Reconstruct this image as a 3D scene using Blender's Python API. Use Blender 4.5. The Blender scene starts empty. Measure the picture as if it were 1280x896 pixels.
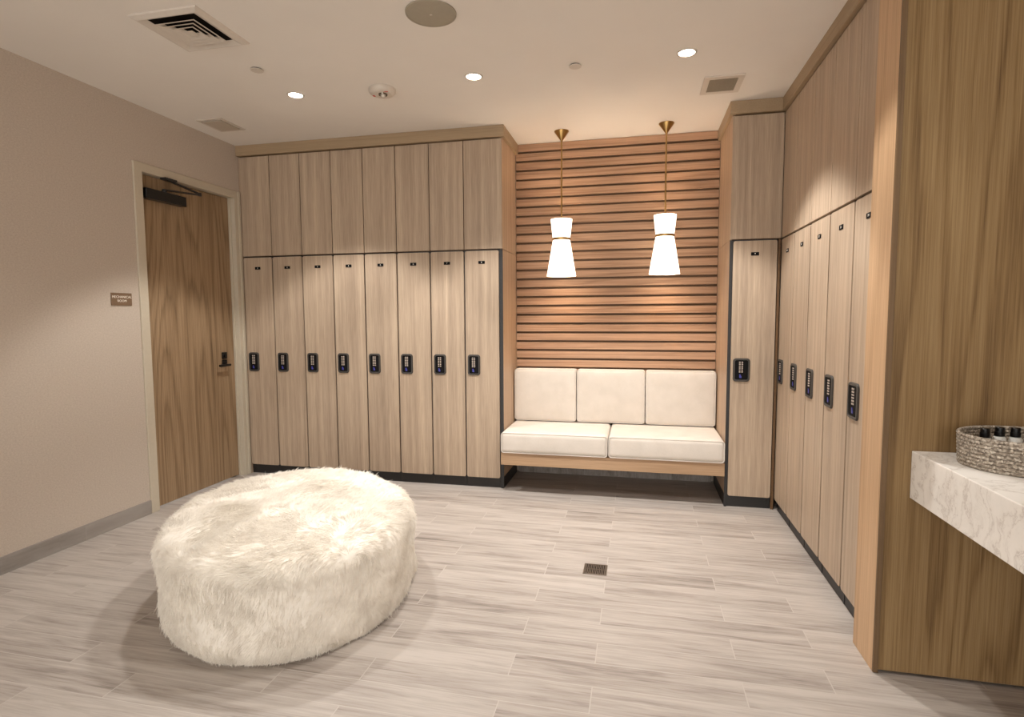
import bpy, bmesh, math, random
import numpy as np
from mathutils import Vector, Matrix

random.seed(7)
rng = np.random.default_rng(11)
scene = bpy.context.scene
COL = scene.collection
PI = math.pi

# ------------------------------------------------------------------ materials
def new_mat(name):
    m = bpy.data.materials.new(name); m.use_nodes = True
    nt = m.node_tree
    return m, nt, nt.nodes['Principled BSDF']

def srgb(r, g, b):
    f = lambda c: (c / 255 / 12.92) if c / 255 <= .04045 else ((c / 255 + .055) / 1.055) ** 2.4
    return (f(r), f(g), f(b), 1)

def N(nt, kind, **kw):
    n = nt.nodes.new(kind)
    for k, v in kw.items():
        if k in n.inputs: n.inputs[k].default_value = v
        else: setattr(n, k, v)
    return n

def L(nt, a, b): nt.links.new(a, b)

def ramp(nt, fac, stops):
    r = nt.nodes.new('ShaderNodeValToRGB'); e = r.color_ramp.elements
    while len(e) < len(stops): e.new(.5)
    for i, (p, c) in enumerate(stops): e[i].position = p; e[i].color = c
    L(nt, fac, r.inputs[0]); return r

def bump(nt, bsdf, h, strength=.2, dist=.002):
    b = N(nt, 'ShaderNodeBump', Strength=strength, Distance=dist)
    L(nt, h, b.inputs['Height']); L(nt, b.outputs[0], bsdf.inputs['Normal'])

def pos_map(nt, scale, loc=(0, 0, 0)):
    g = nt.nodes.new('ShaderNodeNewGeometry')
    mp = N(nt, 'ShaderNodeMapping'); mp.inputs['Scale'].default_value = scale; mp.inputs['Location'].default_value = loc
    L(nt, g.outputs['Position'], mp.inputs['Vector']); return mp.outputs[0]

def plain(name, col, rough=.5, metal=0., spec=.5):
    m, nt, b = new_mat(name)
    v = pos_map(nt, (40, 40, 40)); n = N(nt, 'ShaderNodeTexNoise', Scale=1., Detail=2.)
    L(nt, v, n.inputs['Vector'])
    c2 = tuple(min(1, x * 1.02) for x in col[:3]) + (1,); c1 = tuple(x * .98 for x in col[:3]) + (1,)
    r = ramp(nt, n.outputs['Fac'], [(.3, c1), (.7, c2)])
    L(nt, r.outputs[0], b.inputs['Base Color'])
    b.inputs['Roughness'].default_value = rough; b.inputs['Metallic'].default_value = metal
    b.inputs['Specular IOR Level'].default_value = spec
    return m

def laminate(name, stops, rough=.45):
    """straight fine vertical grain"""
    m, nt, b = new_mat(name)
    a = N(nt, 'ShaderNodeTexNoise', Scale=1., Detail=4., Roughness=.65); L(nt, pos_map(nt, (26, 26, .5)), a.inputs['Vector'])
    f = N(nt, 'ShaderNodeTexNoise', Scale=1., Detail=3., Roughness=.6); L(nt, pos_map(nt, (240, 240, 5)), f.inputs['Vector'])
    mx = N(nt, 'ShaderNodeMix', data_type='FLOAT'); mx.inputs[0].default_value = .45
    L(nt, a.outputs['Fac'], mx.inputs[2]); L(nt, f.outputs['Fac'], mx.inputs[3])
    r = ramp(nt, mx.outputs[0], stops); L(nt, r.outputs[0], b.inputs['Base Color'])
    b.inputs['Roughness'].default_value = rough; b.inputs['Specular IOR Level'].default_value = .35
    bump(nt, b, f.outputs['Fac'], .12, .001)
    return m

def oak(name, stops, bands=9., rough=.5, axis='Z', seed=(0, 0, 0), cath=1.):
    """veneer: straight pores plus stretched cathedral rings; axis = grain direction"""
    m, nt, b = new_mat(name)
    def sc(s, q):
        v = [s, s, s]; v['XYZ'.index(axis)] = q; return tuple(v)
    w = N(nt, 'ShaderNodeTexNoise', Scale=1., Detail=1.5, Roughness=.4); L(nt, pos_map(nt, sc(2.6, .2), seed), w.inputs['Vector'])
    w2 = N(nt, 'ShaderNodeTexNoise', Scale=1., Detail=2., Roughness=.5); L(nt, pos_map(nt, sc(24, 1.1), seed), w2.inputs['Vector'])
    ad = N(nt, 'ShaderNodeMath', operation='MULTIPLY_ADD'); L(nt, w.outputs['Fac'], ad.inputs[0]); ad.inputs[1].default_value = bands * 3.
    w2m = N(nt, 'ShaderNodeMath', operation='MULTIPLY'); L(nt, w2.outputs['Fac'], w2m.inputs[0]); w2m.inputs[1].default_value = .8
    L(nt, w2m.outputs[0], ad.inputs[2])
    fr = N(nt, 'ShaderNodeMath', operation='FRACT'); L(nt, ad.outputs[0], fr.inputs[0])
    # growth ring: soft rise, then a short fall
    rg = ramp(nt, fr.outputs[0], [(0., (.35, .35, .35, 1)), (.12, (0, 0, 0, 1)), (.55, (.12, .12, .12, 1)), (.88, (1, 1, 1, 1)), (1., (.35, .35, .35, 1))])
    f = N(nt, 'ShaderNodeTexNoise', Scale=1., Detail=4., Roughness=.75); L(nt, pos_map(nt, sc(150, 1.6)), f.inputs['Vector'])
    c = N(nt, 'ShaderNodeTexNoise', Scale=1., Detail=3.); L(nt, pos_map(nt, sc(5, .5), (5, 3, 1)), c.inputs['Vector'])
    s1 = N(nt, 'ShaderNodeMath', operation='MULTIPLY'); L(nt, rg.outputs[0], s1.inputs[0]); s1.inputs[1].default_value = .17 * cath
    s2 = N(nt, 'ShaderNodeMath', operation='MULTIPLY_ADD'); L(nt, f.outputs['Fac'], s2.inputs[0]); s2.inputs[1].default_value = .75; L(nt, s1.outputs[0], s2.inputs[2])
    s3 = N(nt, 'ShaderNodeMath', operation='MULTIPLY_ADD'); L(nt, c.outputs['Fac'], s3.inputs[0]); s3.inputs[1].default_value = .2; L(nt, s2.outputs[0], s3.inputs[2])
    r = ramp(nt, s3.outputs[0], stops); L(nt, r.outputs[0], b.inputs['Base Color'])
    b.inputs['Roughness'].default_value = rough; b.inputs['Specular IOR Level'].default_value = .3
    bump(nt, b, s2.outputs[0], .1, .001)
    return m

LAM = laminate('light_oak_laminate', [(.28, srgb(138, 121, 104)), (.47, srgb(170, 150, 130)), (.58, srgb(184, 164, 142)), (.75, srgb(210, 189, 165))])
LAM_END = laminate('end_panel_laminate', [(.28, srgb(138, 116, 96)), (.5, srgb(178, 152, 127)), (.75, srgb(203, 177, 150))])
CROWN = oak('crown_laminate', [(.42, srgb(168, 146, 118)), (.78, srgb(138, 117, 92))], bands=2, axis='X', cath=.3)
CROWN_Y = oak('crown_laminate_side', [(.42, srgb(168, 146, 118)), (.78, srgb(138, 117, 92))], bands=2, axis='Y', cath=.3)
DOOR_OAK = oak('door_oak_veneer', [(.40, srgb(160, 135, 106)), (.60, srgb(136, 112, 85)), (.82, srgb(96, 77, 57))], bands=6, seed=(2, 1.3, 0))
PANEL_OAK = oak('panel_oak_veneer', [(.38, srgb(156, 130, 92)), (.58, srgb(133, 106, 70)), (.80, srgb(90, 67, 41))], bands=5, seed=(0.4, 4, .6))
POST_OAK = oak('post_oak_veneer', [(.40, srgb(206, 172, 136)), (.62, srgb(186, 152, 118)), (.85, srgb(146, 116, 88))], bands=4, seed=(3, 0, 2), cath=.7)
EDGE_OAK_SHADE = oak('edge_strip_oak_shade', [(.4, srgb(120, 96, 70)), (.8, srgb(92, 72, 50))], bands=3, seed=(7, 1, 2), cath=.5)  # darker than the post: weak light on this edge put into the colour
SLAT_OAK = oak('slat_oak', [(.40, srgb(184, 148, 120)), (.62, srgb(156, 122, 96)), (.85, srgb(116, 90, 70))], bands=5, axis='X', seed=(1, 2, 3), cath=.8)
BACK_OAK = oak('slat_backing_oak', [(.4, srgb(112, 84, 58)), (.85, srgb(78, 57, 39))], bands=3, axis='X', cath=.5)
BENCH_OAK = oak('bench_oak', [(.40, srgb(180, 150, 120)), (.62, srgb(156, 126, 97)), (.85, srgb(120, 95, 70))], bands=3, axis='X', seed=(4, 4, 4), cath=.6)
BLACK = plain('black_metal', srgb(38, 36, 36), .45)
BLACK_GLOSS = plain('black_plastic', srgb(14, 14, 15), .3)
KEYPAD = plain('keypad_black', srgb(16, 15, 16), .7, spec=.15)
DARK_GREY = plain('dark_grey_plastic', srgb(62, 58, 54), .45)
FRAME_PAINT = plain('door_frame_paint', srgb(190, 180, 162), .4)
WHITE_METAL = plain('white_painted_metal', srgb(206, 197, 186), .5)
GREY_PLATE = plain('grey_painted_plate', srgb(186, 174, 158), .5)
GRILLE_GREY = plain('grille_grey', srgb(140, 130, 114), .6)
SPEAKER_GREY = plain('speaker_grille_grey', srgb(160, 152, 136), .7)
VOID_SHADE = plain('void_shade', srgb(26, 22, 19), .9, spec=.1)  # near-black colour stands for the shade inside vents, gaps and drain
BRASS = plain('brushed_brass', srgb(180, 146, 92), .32, 1.)
STEEL = plain('drain_steel', srgb(128, 118, 108), .4, .9)
SIGN_BROWN = plain('sign_brown', srgb(118, 94, 72), .5)
TEXT_WHITE = plain('lettering_white', srgb(240, 232, 220), .5)
RED = plain('red_mark', srgb(196, 70, 56), .5)
BLUE = plain('blue_mark', srgb(58, 60, 150), .4)
KEY = plain('key_grey', srgb(190, 176, 164), .5)
LENS_GREY = plain('strobe_lens', srgb(208, 200, 188), .1)
CHROME = plain('strobe_reflector', srgb(120, 112, 100), .2, .8)
BOTTLE_WHITE = plain('bottle_white', srgb(226, 226, 222), .35)
CAP_BLACK = plain('cap_black', srgb(10, 10, 11), .3)
GROUT = plain('grout', srgb(190, 178, 165), .8)

def mat_wall():
    m, nt, b = new_mat('woven_wallcovering')
    n = N(nt, 'ShaderNodeTexNoise', Scale=1., Detail=4., Roughness=.7); L(nt, pos_map(nt, (90, 90, 130)), n.inputs['Vector'])
    r = ramp(nt, n.outputs['Fac'], [(.3, srgb(178, 165, 152)), (.7, srgb(196, 184, 171))]); L(nt, r.outputs[0], b.inputs['Base Color'])
    b.inputs['Roughness'].default_value = .75; bump(nt, b, n.outputs['Fac'], .15, .001); return m
WALL = mat_wall()

def mat_ceiling():
    m, nt, b = new_mat('ceiling_paint')
    n = N(nt, 'ShaderNodeTexNoise', Scale=1., Detail=3.); L(nt, pos_map(nt, (2, 2, 2)), n.inputs['Vector'])
    r = ramp(nt, n.outputs['Fac'], [(.3, srgb(226, 221, 214)), (.7, srgb(230, 225, 218))]); L(nt, r.outputs[0], b.inputs['Base Color'])
    b.inputs['Roughness'].default_value = .9; return m
CEIL = mat_ceiling()

def mat_plank(name, rot=False, dark=1., cw=1.0):
    m, nt, b = new_mat(name)
    g = nt.nodes.new('ShaderNodeNewGeometry')
    mp = N(nt, 'ShaderNodeMapping')
    mp.inputs['Location'].default_value = (.159, -3.035 + .152 * 20, 0)
    if rot: mp.inputs['Rotation'].default_value = (0, 0, PI / 2)
    L(nt, g.outputs['Position'], mp.inputs['Vector'])
    def bt(c1, c2, mort):
        t = N(nt, 'ShaderNodeTexBrick', offset=.37, offset_frequency=2, squash=1., squash_frequency=2)
        t.inputs['Color1'].default_value = c1; t.inputs['Color2'].default_value = c2; t.inputs['Mortar'].default_value = mort
        t.inputs['Scale'].default_value = 1.; t.inputs['Mortar Size'].default_value = .0022; t.inputs['Mortar Smooth'].default_value = .2
        t.inputs['Bias'].default_value = 0.; t.inputs['Brick Width'].default_value = .914; t.inputs['Row Height'].default_value = .152
        L(nt, mp.outputs[0], t.inputs['Vector']); return t
    t = bt((0, 0, 0, 1), (1, 1, 1, 1), (.5, .5, .5, 1))
    # per-plank offset of the grain
    cmb = N(nt, 'ShaderNodeVectorMath', operation='SCALE'); L(nt, t.outputs['Color'], cmb.inputs[0]); cmb.inputs['Scale'].default_value = 7.3
    add = N(nt, 'ShaderNodeVectorMath', operation='ADD'); L(nt, mp.outputs[0], add.inputs[0]); L(nt, cmb.outputs[0], add.inputs[1])
    def noise(sc, det, ro):
        mm = N(nt, 'ShaderNodeMapping'); mm.inputs['Scale'].default_value = sc; L(nt, add.outputs[0], mm.inputs['Vector'])
        n = N(nt, 'ShaderNodeTexNoise', Scale=1., Detail=det, Roughness=ro, Distortion=.5); L(nt, mm.outputs[0], n.inputs['Vector']); return n
    a = noise((1.5, 19, 8), 5., .65); f = noise((5, 110, 20), 3., .6); k = noise((.9, 4.5, 3), 2., .5)
    m1 = N(nt, 'ShaderNodeMath', operation='MULTIPLY_ADD'); L(nt, f.outputs['Fac'], m1.inputs[0]); m1.inputs[1].default_value = .4
    m0 = N(nt, 'ShaderNodeMath', operation='MULTIPLY'); L(nt, a.outputs['Fac'], m0.inputs[0]); m0.inputs[1].default_value = .75; L(nt, m0.outputs[0], m1.inputs[2])
    m2 = N(nt, 'ShaderNodeMath', operation='MULTIPLY_ADD'); L(nt, k.outputs['Fac'], m2.inputs[0]); m2.inputs[1].default_value = .3; L(nt, m1.outputs[0], m2.inputs[2])
    m3 = N(nt, 'ShaderNodeMath', operation='MULTIPLY_ADD'); L(nt, t.outputs['Color'], m3.inputs[0]); m3.inputs[1].default_value = .09; L(nt, m2.outputs[0], m3.inputs[2])
    d = lambda r_, g_, b_: srgb(r_ * dark, g_ * dark, b_ * dark)
    r = ramp(nt, m3.outputs[0], [(.48, d(104, 96, 90)), (.61, d(140, 131, 124)), (.72, d(163, 154, 147)), (.90, d(182, 174, 167))])
    mxc = N(nt, 'ShaderNodeMix', data_type='RGBA'); L(nt, t.outputs['Fac'], mxc.inputs[0]); L(nt, r.outputs[0], mxc.inputs[6]); mxc.inputs[7].default_value = d(184, 177, 170)
    L(nt, mxc.outputs[2], b.inputs['Base Color'])
    b.inputs['Roughness'].default_value = .42; b.inputs['Specular IOR Level'].default_value = .4
    bump(nt, b, m1.outputs[0], .08, .001)
    return m
FLOOR = mat_plank('plank_tile_floor')
BASE_TILE = mat_plank('plank_tile_base', rot=True, dark=.84)

def mat_fabric():
    m, nt, b = new_mat('ivory_woven_fabric')
    n = N(nt, 'ShaderNodeTexNoise', Scale=1., Detail=3., Roughness=.7); L(nt, pos_map(nt, (260, 260, 260)), n.inputs['Vector'])
    n2 = N(nt, 'ShaderNodeTexNoise', Scale=1., Detail=2.); L(nt, pos_map(nt, (9, 9, 9)), n2.inputs['Vector'])
    mx = N(nt, 'ShaderNodeMix', data_type='FLOAT'); mx.inputs[0].default_value = .4
    L(nt, n.outputs['Fac'], mx.inputs[2]); L(nt, n2.outputs['Fac'], mx.inputs[3])
    r = ramp(nt, mx.outputs[0], [(.35, srgb(202, 194, 184)), (.65, srgb(216, 208, 199))]); L(nt, r.outputs[0], b.inputs['Base Color'])
    b.inputs['Roughness'].default_value = .85; b.inputs['Sheen Weight'].default_value = .15
    bump(nt, b, n.outputs['Fac'], .12, .001); return m
FABRIC = mat_fabric()

def mat_marble():
    m, nt, b = new_mat('white_marble')
    w = N(nt, 'ShaderNodeTexNoise', Scale=1., Detail=6., Roughness=.62); L(nt, pos_map(nt, (2.2, 2.2, 2.2)), w.inputs['Vector'])
    ad = N(nt, 'ShaderNodeVectorMath', operation='MULTIPLY_ADD'); L(nt, w.outputs['Color'], ad.inputs[0]); ad.inputs[1].default_value = (.5, .5, .5); L(nt, pos_map(nt, (1, 1, 1)), ad.inputs[2])
    mp = N(nt, 'ShaderNodeMapping'); mp.inputs['Scale'].default_value = (6, 11, 2.2); mp.inputs['Rotation'].default_value = (.35, .1, .3); L(nt, ad.outputs[0], mp.inputs['Vector'])
    n = N(nt, 'ShaderNodeTexNoise', Scale=1., Detail=5., Roughness=.55); L(nt, mp.outputs[0], n.inputs['Vector'])
    s = N(nt, 'ShaderNodeMath', operation='SUBTRACT'); L(nt, n.outputs['Fac'], s.inputs[0]); s.inputs[1].default_value = .5
    a = N(nt, 'ShaderNodeMath', operation='ABSOLUTE'); L(nt, s.outputs[0], a.inputs[0])
    r = ramp(nt, a.outputs[0], [(0., srgb(212, 205, 198)), (.012, srgb(230, 225, 219)), (.05, srgb(240, 236, 230)), (.2, srgb(246, 242, 237))])
    L(nt, r.outputs[0], b.inputs['Base Color']); b.inputs['Roughness'].default_value = .25; return m
MARBLE = mat_marble()

def mat_rope():
    m, nt, b = new_mat('braided_rope')
    v = N(nt, 'ShaderNodeTexVoronoi', Scale=1.); L(nt, pos_map(nt, (170, 170, 170)), v.inputs['Vector'])
    r = ramp(nt, v.outputs['Color'], [(.1, srgb(108, 98, 88)), (.4, srgb(148, 137, 124)), (.65, srgb(174, 163, 149)), (.95, srgb(222, 214, 201))])
    L(nt, r.outputs[0], b.inputs['Base Color']); b.inputs['Roughness'].default_value = .9
    bump(nt, b, v.outputs['Distance'], .5, .004); return m
ROPE = mat_rope()

def mat_emit(name, col, strength):
    m, nt, b = new_mat(name)
    b.inputs['Base Color'].default_value = (.9, .88, .84, 1); b.inputs['Roughness'].default_value = .6
    b.inputs['Emission Color'].default_value = col; b.inputs['Emission Strength'].default_value = strength
    n = N(nt, 'ShaderNodeTexNoise', Scale=30.); r = ramp(nt, n.outputs['Fac'], [(.2, (.86, .84, .8, 1)), (.8, (.92, .9, .86, 1))]); L(nt, r.outputs[0], b.inputs['Base Color'])
    return m
SHADE = mat_emit('glowing_white_glass', (1, .88, .72, 1), 2.2)
LENS = mat_emit('downlight_lens', (1, .9, .76, 1), 14.)

def mat_fur():
    m, nt, b = new_mat('white_faux_fur')
    n = N(nt, 'ShaderNodeTexNoise', Scale=1., Detail=4., Roughness=.6); L(nt, pos_map(nt, (14, 14, 14)), n.inputs['Vector'])
    r = ramp(nt, n.outputs['Fac'], [(.3, srgb(224, 217, 206)), (.6, srgb(242, 237, 228))]); L(nt, r.outputs[0], b.inputs['Base Color'])
    b.inputs['Roughness'].default_value = .6; b.inputs['Specular IOR Level'].default_value = .25
    return m
FUR = mat_fur()

# ------------------------------------------------------------------ mesh helpers
def bm_new(): return bmesh.new()

def bx(bm, x0, x1, y0, y1, z0, z1, bev=0., seg=2):
    r = bmesh.ops.create_cube(bm, size=1.)
    vs = r['verts']
    for v in vs:
        v.co = Vector(((x0 + x1) / 2 + v.co.x * (x1 - x0), (y0 + y1) / 2 + v.co.y * (y1 - y0), (z0 + z1) / 2 + v.co.z * (z1 - z0)))
    if bev:
        es = list({e for v in vs for e in v.link_edges})
        bmesh.ops.bevel(bm, geom=es, offset=bev, segments=seg, profile=.5, affect='EDGES')
    return bm

def slab(bm, pts, axis, a0, a1):
    """extrude a polygon (list of 2-D points) along axis between a0 and a1"""
    def P(p, a):
        if axis == 'x': return (a, p[0], p[1])
        if axis == 'y': return (p[0], a, p[1])
        return (p[0], p[1], a)
    v0 = [bm.verts.new(P(p, a0)) for p in pts]; v1 = [bm.verts.new(P(p, a1)) for p in pts]
    n = len(pts)
    bm.faces.new(v0); bm.faces.new(v1[::-1])
    for i in range(n): bm.faces.new((v0[i], v1[i], v1[(i + 1) % n], v0[(i + 1) % n]))
    return bm

def rrect(x0, x1, z0, z1, r, seg=5):
    out = []
    for cx, cz, a in ((x1 - r, z1 - r, 0), (x0 + r, z1 - r, PI / 2), (x0 + r, z0 + r, PI), (x1 - r, z0 + r, 3 * PI / 2)):
        for i in range(seg + 1):
            t = a + PI / 2 * i / seg; out.append((cx + r * math.cos(t), cz + r * math.sin(t)))
    return out

def lathe(bm, prof, c=(0, 0, 0), n=32, sx=1., sy=1., cap=True):
    rings = []
    for (r, z) in prof:
        rings.append([bm.verts.new((c[0] + sx * r * math.cos(2 * PI * i / n), c[1] + sy * r * math.sin(2 * PI * i / n), c[2] + z)) for i in range(n)])
    for a, b in zip(rings, rings[1:]):
        for i in range(n): bm.faces.new((a[i], a[(i + 1) % n], b[(i + 1) % n], b[i]))
    if cap:
        for rg, p in ((rings[0], prof[0]), (rings[-1], prof[-1])):
            if p[0] > 1e-6: bm.faces.new(rg if rg is rings[-1] else rg[::-1])
    return bm

def tube(bm, p0, p1, r, n=12):
    p0 = Vector(p0); p1 = Vector(p1); d = (p1 - p0).normalized()
    u = d.orthogonal().normalized(); w = d.cross(u)
    A = [bm.verts.new(p0 + r * (u * math.cos(2 * PI * i / n) + w * math.sin(2 * PI * i / n))) for i in range(n)]
    B = [bm.verts.new(p1 + r * (u * math.cos(2 * PI * i / n) + w * math.sin(2 * PI * i / n))) for i in range(n)]
    for i in range(n): bm.faces.new((A[i], A[(i + 1) % n], B[(i + 1) % n], B[i]))
    bm.faces.new(A[::-1]); bm.faces.new(B); return bm

def bar(bm, p0, p1, w, h):
    """flat bar between two points, h = vertical thickness"""
    p0 = Vector(p0); p1 = Vector(p1); d = (p1 - p0).normalized(); s = d.cross(Vector((0, 0, 1))).normalized(); u = s.cross(d)
    vs = []
    for p in (p0, p1):
        for a, b in ((-1, -1), (1, -1), (1, 1), (-1, 1)): vs.append(bm.verts.new(p + s * a * w / 2 + u * b * h / 2))
    for f in ((0, 1, 2, 3), (7, 6, 5, 4), (0, 4, 5, 1), (1, 5, 6, 2), (2, 6, 7, 3), (3, 7, 4, 0)): bm.faces.new([vs[i] for i in f])
    return bm

def world_loc(o):
    l = Vector((0, 0, 0))
    while o is not None: l = l + o.location; o = o.parent
    return l

def obj(name, bm, mat, parent=None, smooth=False, world=False, base=None):
    """link bm as one mesh object. world=True: bm is in world space and is moved into the parent's (unrotated) frame"""
    bmesh.ops.recalc_face_normals(bm, faces=bm.faces[:])
    off = Vector((0, 0, 0))
    if parent is not None and world: off = world_loc(parent)
    if parent is None:
        cs = [v.co for v in bm.verts]
        mn = [min(c[i] for c in cs) for i in range(3)]; mxx = [max(c[i] for c in cs) for i in range(3)]
        off = Vector(base) if base else Vector(((mn[0] + mxx[0]) / 2, (mn[1] + mxx[1]) / 2, mn[2]))
    for v in bm.verts: v.co -= off
    me = bpy.data.meshes.new(name); bm.to_mesh(me); bm.free()
    if smooth:
        for p in me.polygons: p.use_smooth = True
        try: me.set_sharp_from_angle(angle=math.radians(smooth if smooth is not True else 40))
        except Exception: pass
    me.materials.append(mat)
    o = bpy.data.objects.new(name, me); COL.objects.link(o)
    if parent is not None: o.parent = parent
    else: o.location = off
    return o

def tag(o, label, cat, group=None):
    o['label'] = label; o['category'] = cat
    if group: o['group'] = group
    return o

def thing(name, label, cat, loc=(0, 0, 0), rz=0., group=None):
    o = bpy.data.objects.new(name, None); o.empty_display_size = .05; COL.objects.link(o)
    o.location = loc; o.rotation_euler = (0, 0, rz)
    return tag(o, label, cat, group)

def struct(name, bm, mat, smooth=False):
    o = obj(name, bm, mat, None, smooth); o['kind'] = 'structure'; return o

def copy_tree(o, parent=None):
    c = o.copy(); COL.objects.link(c)
    if parent is not None: c.parent = parent
    for ch in list(o.children): copy_tree(ch, c)
    return c

def text_mesh(body, size, depth=.0006, align='CENTER', spacing=1.):
    cu = bpy.data.curves.new('lettering', 'FONT'); cu.body = body; cu.size = size; cu.align_x = align; cu.align_y = 'CENTER'
    cu.extrude = depth; cu.space_character = spacing
    o = bpy.data.objects.new('lettering', cu); COL.objects.link(o)
    dg = bpy.context.evaluated_depsgraph_get()
    me = bpy.data.meshes.new_from_object(o.evaluated_get(dg))
    bpy.data.objects.remove(o); bpy.data.curves.remove(cu)
    return me

# ------------------------------------------------------------------ key dimensions (metres)
XL, XR, YF, YF2, YS, ZC = -3.511, .996, 4.517, 4.421, 5.049, 2.963
ZM = 1.985          # joint between tall lockers and upper cabinets
ZU0, ZU1 = 1.993, 2.864
ALX0, ALX1 = -1.083, .649      # the bench alcove
YP, XP = 2.453, .943           # corner of the oak partition
Y_NEAR, X_FAR, Y_FAR = -3.4, 1.9, 5.12

# ------------------------------------------------------------------ the setting
struct('floor', bx(bm_new(), XL - .2, X_FAR + .1, Y_NEAR - .1, Y_FAR + .1, -.08, 0), FLOOR)
struct('ceiling', bx(bm_new(), XL - .2, X_FAR + .1, Y_NEAR - .1, Y_FAR + .1, ZC, ZC + .1), CEIL)
DY0, DY1, DZ = 3.487, 4.44, 2.497      # door opening in the left wall
b = bm_new()
bx(b, XL - .15, XL, Y_NEAR, DY0 - .03, 0, ZC); bx(b, XL - .15, XL, DY0 - .03, DY1 + .03, DZ + .03, ZC); bx(b, XL - .15, XL, DY1 + .03, Y_FAR, 0, ZC)
struct('wall_left', b, WALL)
struct('wall_back', bx(bm_new(), XL, X_FAR, Y_FAR - .02, Y_FAR + .1, 0, ZC), WALL)
# near wall left out so the world's ambient fill light can enter
struct('wall_right', bx(bm_new(), X_FAR, X_FAR + .1, Y_NEAR, Y_FAR, 0, ZC), WALL)
# oak-clad partition: face towards the vanity, edge post towards the lockers
struct('wall_partition', bx(bm_new(), XP + .022, X_FAR, YP + .004, YP + .12, .012, ZC), PANEL_OAK)
struct('trim_1', bx(bm_new(), XP, XP + .019, YP + .006, 2.665, 0.002, ZC), POST_OAK)
struct('trim_4', bx(bm_new(), XP + .0005, XP + .0185, YP - .004, YP + .0055, 0.002, ZC), EDGE_OAK_SHADE)
b = bm_new(); bx(b, XL, XL + .012, Y_NEAR, DY0 - .075, 0, .1)
struct('baseboard_left', b, BASE_TILE)
struct('baseboard_back', bx(bm_new(), ALX0 + .015, ALX1 - .015, YS + .012, YS + .024, 0, .09), BASE_TILE)

# crown fascia over the cabinets, wrapping into the alcove
ZCR = 2.874; OH = .022
def crown_poly(x_in, pts, z0, z1): return pts
b = bm_new()
slab(b, [(XL, YF - OH), (ALX0 + OH, YF - OH), (ALX0 + OH, YS - .001), (ALX0 - .04, YS - .001), (ALX0 - .04, YF + .06), (XL, YF + .06)], 'z', ZCR, ZC - .001)
struct('trim_2', b, CROWN)
b = bm_new()
slab(b, [(ALX1 - OH, YF2 - OH), (XR - OH, YF2 - OH), (XR - OH, 2.67), (XR + .06, 2.67), (XR + .06, YF2 + .06), (ALX1 + .04, YF2 + .06), (ALX1 + .04, YS - .001), (ALX1 - OH, YS - .001)], 'z', ZCR, ZC - .001)
struct('trim_3', b, CROWN_Y)

# ------------------------------------------------------------------ door
door = bpy.data.objects.new('door_1', None); COL.objects.link(door); door.location = (XL, (DY0 + DY1) / 2, 0)
door['kind'] = 'structure'; door['label'] = 'brown oak veneer door with black lever and closer in a cream frame'
XD = XL - .045     # leaf plane
obj('leaf', bx(bm_new(), XD - .045, XD, DY0 + .004, DY1 - .018, .010, DZ - .004), DOOR_OAK, door, world=True)
b = bm_new()
F = .012
# one swept profile for the jambs and head, plus door stops
def casing(y0, y1, z1):
    bx(b, XL - .11, XL + F, y0, y1, 0, z1, .003, 1)
casing(DY0 - .072, DY0, DZ + .064)
casing(DY1, 4.5115, DZ + .064)
bx(b, XL - .109, XL + F - .0006, DY0 - .01, DY1 + .01, DZ, DZ + .0635, .003, 1)
bx(b, XL - .108, XD + .020, DY1 - .014, DY1 + .006, .0, DZ + .004, .002, 1)
bx(b, XL - .106, XD - .047, DY1 - .050, DY1 + .005, .0, DZ + .003, .001, 1)
bx(b, XL - .106, XD - .047, DY0 - .005, DY0 + .03, .0, DZ + .003, .001, 1)
bx(b, XL - .1055, XD - .0475, DY0 + .02, DY1 - .04, DZ - .03, DZ + .003, .001, 1)
bx(b, XL + F - .002, XL + F + .007, DY1 + .042, 4.511, 0, DZ + .0635, .002, 1)
obj('frame', b, FRAME_PAINT, door, world=True)
cl = obj('closer', bx(bm_new(), XD + .0, XD + .062, 3.508, 3.885, 2.318, 2.392, .004, 2), BLACK_GLOSS, door, world=True)
b = bm_new()
tube(b, (XD + .035, 3.70, 2.392), (XD + .035, 3.70, 2.415), .016)
bar(b, (XD + .035, 3.69, 2.412), (XL + .055, 3.985, 2.428), .024, .010)
bar(b, (XL + .055, 3.985, 2.436), (XD + .06, 3.755, 2.480), .022, .009)
tube(b, (XL + .055, 3.985, 2.420), (XL + .055, 3.985, 2.444), .013)
bx(b, XD + .035, XD + .085, 3.665, 3.775, 2.482, DZ)
def bevel_all(): pass
arm = obj('arm', b, BLACK, cl); 
for v in arm.data.vertices: v.co -= world_loc(cl)
hd = bm_new(); HY = 4.296
slab(hd, rrect(HY - .028, HY + .028, 1.018, 1.074, .006), 'x', XD, XD + .008)
tube(hd, (XD + .006, HY, 1.030), (XD + .055, HY, 1.030), .0095)
slab(hd, rrect(HY - .118, HY + .014, 1.020, 1.040, .009), 'x', XD + .044, XD + .060)
obj('lever_handle', hd, BLACK_GLOSS, door, world=True)
db = bm_new(); slab(db, rrect(HY - .028, HY + .028, 1.082, 1.140, .006), 'x', XD, XD + .01); tube(db, (XD + .008, HY, 1.111), (XD + .022, HY, 1.111), .015)
obj('deadbolt', db, BLACK_GLOSS, door, world=True)

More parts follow.
